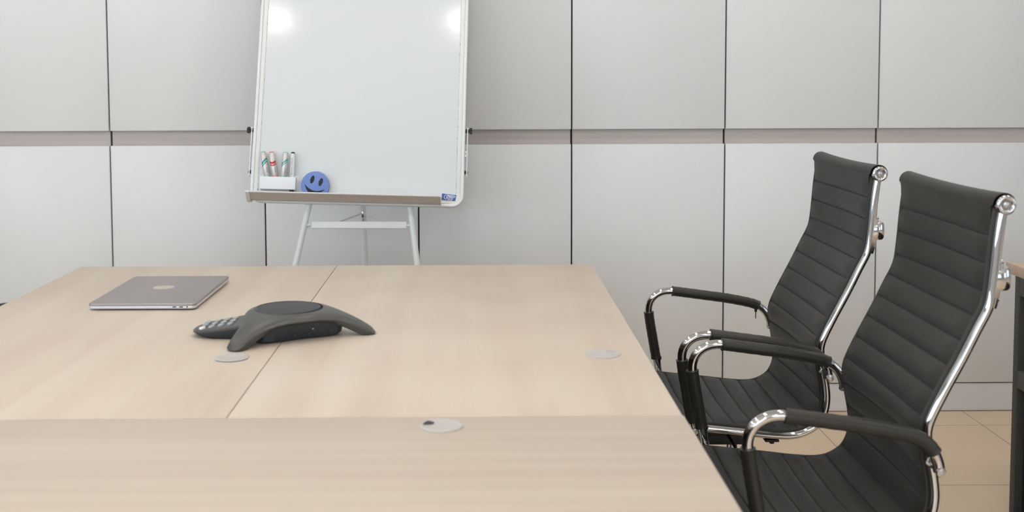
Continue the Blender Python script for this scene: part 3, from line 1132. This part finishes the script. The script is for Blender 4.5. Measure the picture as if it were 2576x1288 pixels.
# pen tray
tr = MB()
poly = [(0.000, 0.0068), (0.030, 0.0062), (0.0335, 0.0072), (0.066, 0.0245), (0.066, 0.0270), (0.0635, 0.0275), (0.033, 0.0108), (0.030, 0.0098), (0.002, 0.0098)]
tr.prism(poly, lambda a, b_, d: (d, b_, a), -0.3405, 0.2745)
tro = tr.xf(BM).build('pen_tray', 'tray', t, smooth=False)
MB().box(-0.3405, 0.2745, 0.0262, 0.0292, 0.0618, 0.0672, 0.001).xf(BM).build('tray_lip', 'alu', tro)
ec = MB()
poly2 = [(0.0, 0.001), (0.030, 0.001), (0.0345, 0.003), (0.0685, 0.0245), (0.0685, 0.0310), (0.060, 0.0315), (0.030, 0.018), (0.004, 0.016)]
ec.prism(poly2, lambda a, b_, d: (d, b_, a), -0.3530, -0.3405)
ec.xf(BM).build('tray_end_cap', 'plastic_w', tro)
ec = MB()
ec.prism([(p[0] * 0.98, p[1] * 0.94 + 0.001) for p in poly2], lambda a, b_, d: (d, b_, a), 0.2745, 0.2765)
ec.xf(BM).build('tray_end_cap', 'plastic_w', tro)
# sticker at the lower right corner
sq = [(0.2785, 0.0455), (0.3262, 0.0412), (0.3228, 0.0205), (0.2768, 0.0232)]


def sk(u, v):
    a = Vector(sq[3]).lerp(Vector(sq[2]), u)
    b2 = Vector(sq[0]).lerp(Vector(sq[1]), u)
    return a.lerp(b2, v)


st = MB().prism([tuple(sk(-0.03, -0.07)), tuple(sk(1.03, -0.07)), tuple(sk(1.03, 1.08)), tuple(sk(-0.03, 1.08))], lambda a, b_, d: (a, b_, d), 0.0005, 0.0036).xf(BM).build('sticker', 'sticker_w', t, smooth=False, label='small blue sticker with a pale swirl emblem')
MB().prism([tuple(sk(0, 0)), tuple(sk(1, 0)), tuple(sk(1, 1)), tuple(sk(0, 1))], lambda a, b_, d: (a, b_, d), 0.0036, 0.0038).xf(BM).build('sticker_field', 'sticker_b', st, smooth=False)
swl = MB()
e1 = [tuple(sk(0.68 + 0.29 * math.cos(2 * PI * i / 24), 0.68 + 0.26 * math.sin(2 * PI * i / 24))) for i in range(24)]
MB().prism(e1, lambda a, b_, d: (a, b_, d), 0.0038, 0.0039).xf(BM).build('sticker_oval', 'sticker_l', st, smooth=False)
arc1 = [(0.37 + 0.19 * math.cos(a), 0.52 + 0.36 * math.sin(a)) for a in [math.radians(20 + 13 * i) for i in range(19)]]
arc1 = [Vector((*sk(*p), 0.0041)) for p in arc1]
swl.tube(arc1, 0.0009, 6)
arc2 = [(0.48 + 0.15 * math.cos(a), 0.50 + 0.26 * math.sin(a)) for a in [math.radians(-10 + 13 * i) for i in range(17)]]
swl.tube([Vector((*sk(*p), 0.0041)) for p in arc2], 0.0008, 6)
swl.tube([Vector((*sk(*p), 0.0041)) for p in ((0.42, 0.12), (0.55, 0.10), (0.76, 0.10))], 0.0007, 6)
swl.xf(BM).build('sticker_swirl', 'sticker_w', st)
text_mesh('Airo', 0.0125, 'sticker_w', st, 'sticker_lettering', BM @ Matrix.Translation((sk(0.56, 0.36).x, sk(0.56, 0.36).y, 0.0042)) @ Matrix.Rotation(-0.08, 4, 'Z'))
# clamp bar at the top (above the picture)
MB().box(-0.30, 0.30, BT - 0.05, BT - 0.015, 0.006, 0.018, 0.003).xf(BM).build('paper_clamp', 'alu', t)
# side extension arms with knobs
for sg, dz in ((-1, 0.0), (1, 0.016)):
    xr = sg * 0.3575
    ex = MB()
    ex.box(xr - 0.0022, xr + 0.0022, 0.088 + dz, 0.254 + dz, -0.019, -0.007, 0.0015)
    exo = ex.xf(BM).build('extension_arm', 'alu', t)
    kn = MB()
    n6 = 30
    pk = []
    for i in range(n6):
        a = 2 * PI * i / n6
        pk.append((0.0095 * (1 + 0.16 * math.cos(5 * a)) * math.cos(a), 0.0095 * (1 + 0.16 * math.cos(5 * a)) * math.sin(a)))
    kn.prism(pk, lambda a, b_, d: (d, 0.243 + dz + a, -0.011 + b_), sg * 0.3635, sg * 0.3725)
    kn.tube([(sg * 0.3595, 0.243 + dz, -0.011), (sg * 0.3640, 0.243 + dz, -0.011)], 0.0062, 14)
    kn.tube([(sg * 0.3495, 0.243 + dz, -0.011), (sg * 0.3555, 0.243 + dz, -0.011)], 0.0068, 14)
    kn.xf(BM).build('knob', 'rubber', exo)
    pv = MB()
    pv.tube([(sg * 0.3495, 0.103 + dz, -0.011), (sg * 0.3555, 0.103 + dz, -0.011)], 0.0062, 14)
    pv.tube([(sg * 0.3595, 0.103 + dz, -0.011), (sg * 0.3612, 0.103 + dz, -0.011)], 0.0040, 14)
    pv.xf(BM).build('pivot', 'rubber', exo)
    if sg > 0:
        MB().box(0.3500, 0.3550, 0.170, 0.192, -0.018, -0.006, 0.001).xf(BM).build('bracket', 'steel', exo)


# legs
def bw(s, tt, h):
    return BC + BU * s + BV * tt + BN * h - EROOT


def leg_from(p0, p1, zfloor):
    d = (p1 - p0)
    k = (zfloor - p0.z) / d.z
    return p0 + d * k


la, lb_ = bw(-0.1600, 0.0, -0.032), bw(-0.1938, -0.1961, -0.032)
ra, rb = bw(0.1745, 0.0, -0.032), bw(0.2030, -0.1866, -0.032)
lf, rf = leg_from(la, lb_, 0.0), leg_from(ra, rb, 0.0)
ltop = la + (la - lb_) * 4.35
rtop = ra + (ra - rb) * 4.35
for p0, p1, p2 in ((ltop, la, lf), (rtop, ra, rf)):
    lg = MB().tube([p0, p1, p2 + (p1 - p2).normalized() * 0.03], 0.0105, 16, ry=0.0105).build('easel_leg', 'alu_paint', t)
    MB().tube([p2 + (p1 - p2).normalized() * 0.05, p2 + Vector((0, 0, 0.001))], 0.0135, 14).build('foot_cap', 'rubber', lg)
apex = (ltop + rtop) / 2
rl0 = Vector((-0.4299, 4.070, 0.8072)) - EROOT
rl1 = Vector((-0.4253, 4.085, 0.5936)) - EROOT
rdir = (rl1 - rl0)
rtop2 = rl0 - rdir * ((apex.z - rl0.z) / -rdir.z) * 1.0
rtop2 = rl0 + rdir * ((apex.z - rl0.z) / rdir.z)
rfoot = leg_from(rl0, rl1, 0.0)
lg = MB().tube([rtop2, rl0, rfoot + Vector((0, 0, 0.03))], 0.0075, 14, ry=0.0115, ref=(1, 0, 0)).build('easel_leg', 'alu_paint', t)
MB().tube([rfoot + Vector((0, 0, 0.05)), rfoot + Vector((0, 0, 0.001))], 0.0135, 14).build('foot_cap', 'rubber', lg)
hb = MB().tube([ltop + Vector((-0.01, 0, 0.0)), rtop + Vector((0.01, 0, 0.0))], 0.016, 12)
hb.tube([(ltop + rtop) / 2, rtop2], 0.012, 10)
hb.build('hinge_block', 'rubber', t)
# board carrier rails behind the board
for sg in (-1, 1):
    MB().box(sg * 0.12 - 0.015, sg * 0.12 + 0.015, 0.04, BT - 0.06, -0.030, -0.019).xf(BM).build('carrier_rail', 'alu', t)
# cross bar between the front legs
cl, cr = bw(-0.1475, -0.0660, -0.028), bw(0.1650, -0.0590, -0.028)
cb = MB()
n1, n0 = cl, cr
ax = (cr - cl).normalized()
upv = (BV - ax * BV.dot(ax)).normalized()
outv = ax.cross(upv)
Mx = Matrix((ax, upv, outv)).transposed().to_4x4()
Ln = (cr - cl).length
cbm = MB().box(0, Ln, -0.0118, 0.0118, -0.006, 0.005, 0.003, 3)
cbo = cbm.xf(Matrix.Translation(cl) @ Mx).build('cross_bar', 'alu', t)
for k, (p, ls) in enumerate(((cl, -1), (cr, 1))):
    bo = MB()
    a0 = p + ax * (0.002 * -ls)
    bo.tube([a0, p + ax * (0.014 * ls)], 0.0035, 10)
    bo.tube([p + ax * (0.0035 * ls), p + ax * (0.0075 * ls)], 0.0055, 10)
    bo.build('bar_bolt', 'alu', cbo)
    MB().box(0.006, 0.022, -0.011, 0.008, -0.010, -0.006, 0.001).xf(Matrix.Translation(p) @ Mx @ Matrix.Scale(1 if ls > 0 else -1, 4, (1, 0, 0))).build('bar_lug', 'alu', cbo)
kn = rl0 + rdir * 0.135
knf = kn + Vector((0, -0.012, 0))
for ss in (-1, 1):
    mid = (cl + cr) / 2 + ax * ss * 0.085 + upv * 0.004 - outv * 0.006
    MB().tube([mid, knf + ax * ss * 0.006], 0.0028, 10, ry=0.002).build('strut', 'alu', t)
MB().box(-0.0035, 0.0035, -0.012, 0.002, -0.013, 0.010, 0.001).xf(Matrix.Translation(kn)).build('strut_pin', 'steel', t)
MB().box(-0.0008, 0.0008, -0.0015, 0.0, -0.026, -0.018).xf(Matrix.Translation(kn + Vector((0.001, -0.0078, 0)))).build('leg_slot', 'hole', t)

# ------------------------------------------------------------------ pen box, markers, smiley eraser
pb_loc = BC + BU * -0.256 + BV * 0.062 + BN * 0.0
pbm = Matrix.Translation(BC) @ Matrix((BU, BV, BN)).transposed().to_4x4()


def board_thing(name, label, cat, s, tt, h, group=None):
    """top-level empty that stands in the board's frame (x along, y up the board, z out)"""
    o = bpy.data.objects.new(name, None)
    o.empty_display_size = 0.05
    COL.objects.link(o)
    o.matrix_world = bmat(s, tt, h)
    return tag(o, label, cat, group)


H0 = 0.0015
p = board_thing('pen_holder', 'white plastic magnetic pen holder stuck low on the whiteboard, holding four markers', 'pen holder', -0.256, 0.0615, H0)
w2, hh = 0.0575, 0.0205
hx = MB()
hx.box(-w2, w2, -hh, hh, 0.031, 0.0335, 0.0006)
hx.box(-w2, -w2 + 0.002, -hh, hh, 0.002, 0.0312)
hx.box(w2 - 0.002, w2, -hh, hh, 0.002, 0.0312)
hx.box(-w2 + 0.002, w2 - 0.002, -hh, -hh + 0.002, 0.002, 0.0312)
hx.build('tray_box', 'box_w', p)
MB().box(-w2, w2 + 0.006, -hh, hh + 0.010, 0.0, 0.002, 0.0005).build('back_plate', 'box_w', p)
MB().box(0.012, 0.050, -0.0040, -0.0034, 0.0334, 0.0337).box(0.012, 0.050, -0.0066, -0.0060, 0.0334, 0.0337).build('relief_line', 'plastic_w', p)


def marker(label, s_top, t_top, s_bot, t_bot, r, mat, cap, h, group, black=False):
    top = Vector((s_top, t_top))
    bot = Vector((s_bot, t_bot))
    d = (top - bot)
    Lm = d.length
    ang = math.atan2(-d.x, d.y)
    o = bpy.data.objects.new('whiteboard_marker', None)
    o.empty_display_size = 0.03
    COL.objects.link(o)
    # local: z along the marker, -y out of the board
    o.matrix_world = bmat(s_bot, t_bot, h) @ Matrix.Rotation(ang, 4, 'Z') @ Matrix.Rotation(-PI / 2, 4, 'X')
    tag(o, label, 'marker', group)
    if not black:
        b0 = MB().lathe([(r * 0.9, Lm * 0.335), (r, Lm * 0.345), (r, Lm - 0.0065), (r * 0.95, Lm - 0.005)], n=28).build('barrel', mat, o)
        MB().lathe([(r * 0.90, Lm - 0.0055), (r * 0.84, Lm - 0.002), (r * 0.66, Lm), (0.0001, Lm + 0.0003)], n=24).build('end_plug', cap, o)
        MB().lathe([(r * 0.6, 0), (r * 0.85, 0.002), (r * 0.98, 0.006), (r * 0.98, Lm * 0.325), (r * 0.92, Lm * 0.338)], n=24).build('cap', cap, o)
        for a in (-38, 0, 38):
            q = math.radians(-90 + a)
            MB().lathe([(0.0009, -0.0004), (0.0009, 0.0003)], (math.cos(q) * r, math.sin(q) * r, Lm - 0.0095), (math.cos(q), math.sin(q), 0), 8).build('vent_dot', 'hole', b0)

        def bend(c):
            a = -c.y / r + math.radians(34)
            return Vector((math.sin(a) * (r + 0.0002), -math.cos(a) * (r + 0.0002), c.x))
        text_mesh('Pentel', 0.0062, 'text', b0, 'printed_lettering', Matrix.Translation((0, 0, Lm * 0.48)), bend)
    else:
        b0 = MB().lathe([(r * 0.97, 0.034), (r, 0.036), (r, Lm - 0.007), (r * 0.95, Lm - 0.0055)], n=28).build('barrel', mat, o)
        MB().lathe([(r * 0.94, Lm - 0.0065), (r * 0.86, Lm - 0.003), (r * 0.62, Lm), (0.0001, Lm)], n=9).build('end_plug', cap, o)
        MB().lathe([(r * 0.9, 0), (r * 0.98, 0.002), (r * 0.98, 0.034)], n=24).build('cap', cap, o)

        def bend2(c):
            a = -c.y / r - math.radians(8)
            return Vector((math.sin(a) * (r + 0.0002), -math.cos(a) * (r + 0.0002), c.x))
        text_mesh('WHITEBOARD MARKER', 0.0074, 'text', b0, 'printed_lettering', Matrix.Translation((0, 0, Lm * 0.555)), bend2)
    return o


gm = 'markers in the pen holder on the whiteboard'
marker('silver marker with a teal diagonal stripe, leftmost in the pen holder', -0.3120, 0.1660, -0.2870, 0.0460, 0.0094, 'mk_teal', 'teal', H0 + 0.018, gm)
marker('silver marker with a red stripe and red end, second from left in the pen holder', -0.2845, 0.1665, -0.2610, 0.0460, 0.0094, 'mk_red', 'red', H0 + 0.018, gm)
marker('silver marker with a pale teal stripe, third in the pen holder beside the black marker', -0.2370, 0.1665, -0.2425, 0.0460, 0.0094, 'mk_teal2', 'teal', H0 + 0.018, gm)
marker('slim white marker with black ends and black lettering, rightmost in the pen holder', -0.2135, 0.1670, -0.2115, 0.0330, 0.0073, 'marker_w', 'inkblack', H0 + 0.019, gm, True)

# smiley eraser
RS = 0.0462
TB = 0.0105
p = board_thing('smiley_eraser', 'round blue foam eraser with a smiling face standing in the whiteboard pen tray', 'eraser', -0.1356, TB + RS + 0.0015, 0.004)
dth = 0.021
MB().lathe([(RS - 0.001, 0.0), (RS - 0.001, dth * 0.35)], (0, 0, 0), (0, 0, 1), 72).build('felt_pad', 'smile_side', p)
MB().lathe([(RS, dth * 0.35), (RS, dth - 0.0006), (RS - 0.0008, dth), (0.0001, dth)], (0, 0, 0), (0, 0, 1), 72).build('foam_face', 'smile', p)
fa = math.radians(-14)


def face(a, b_):
    return (a * math.cos(fa) - b_ * math.sin(fa), a * math.sin(fa) + b_ * math.cos(fa))


for (ex_, ey_) in ((-0.0140, 0.0160), (0.0150, 0.0150)):
    poly = []
    for i in range(28):
        a = 2 * PI * i / 28
        x_, y_ = 0.0063 * math.cos(a), 0.0136 * math.sin(a)
        ca = math.radians(-2)
        poly.append(face(ex_ + x_ * math.cos(ca) - y_ * math.sin(ca), ey_ + x_ * math.sin(ca) + y_ * math.cos(ca)))
    MB().prism(poly, lambda a, b_, d: (a, b_, d), dth, dth + 0.0004).build('eye', 'smile_dk', p)
poly = []
for i in range(25):
    u = -1 + 2 * i / 24
    poly.append(face(u * 0.0350, -0.0035 - 0.0290 * (1 - u * u)))
for i in range(25):
    u = 1 - 2 * i / 24
    poly.append(face(u * 0.0350, -0.0035 - 0.0145 * (1 - u * u) - 0.0 * u))
MB().prism(poly, lambda a, b_, d: (a, b_, d), dth, dth + 0.0004).build('mouth', 'smile_dk', p)

# ------------------------------------------------------------------ ceiling downlights
lp = 0
for ly in (1.84, -1.0, -2.3, 3.3):
    for lx in (-2.05, -1.03, -0.01, 1.01, 2.03):
        t = thing('ceiling_light', 'round recessed warm white downlight in the ceiling above the picture', 'lamp', (lx, ly, CEIL), 0, 'recessed ceiling downlights')
        MB().lathe([(0.105, 0.0), (0.105, -0.006), (0.092, -0.010), (0.088, -0.004), (0.0001, -0.003)], (0, 0, 0.0), n=32).build('trim_ring', 'plastic_w', t)
        MB().lathe([(0.086, -0.0045), (0.0001, -0.0045)], (0, 0, 0), n=32).build('diffuser', 'lamp', t, smooth=False)
        l = area('lamp_light', (0, 0, -0.02), (0, 0, 0), 0.17, 0.17, {1.84: 7.2, -1.0: 5.5, -2.3: 4.0, 3.3: 5.0}[ly] * (0.8 if lx > 1.5 else 1.0), (1.0, 0.975, 0.955), 'DISK')
        l.parent = t
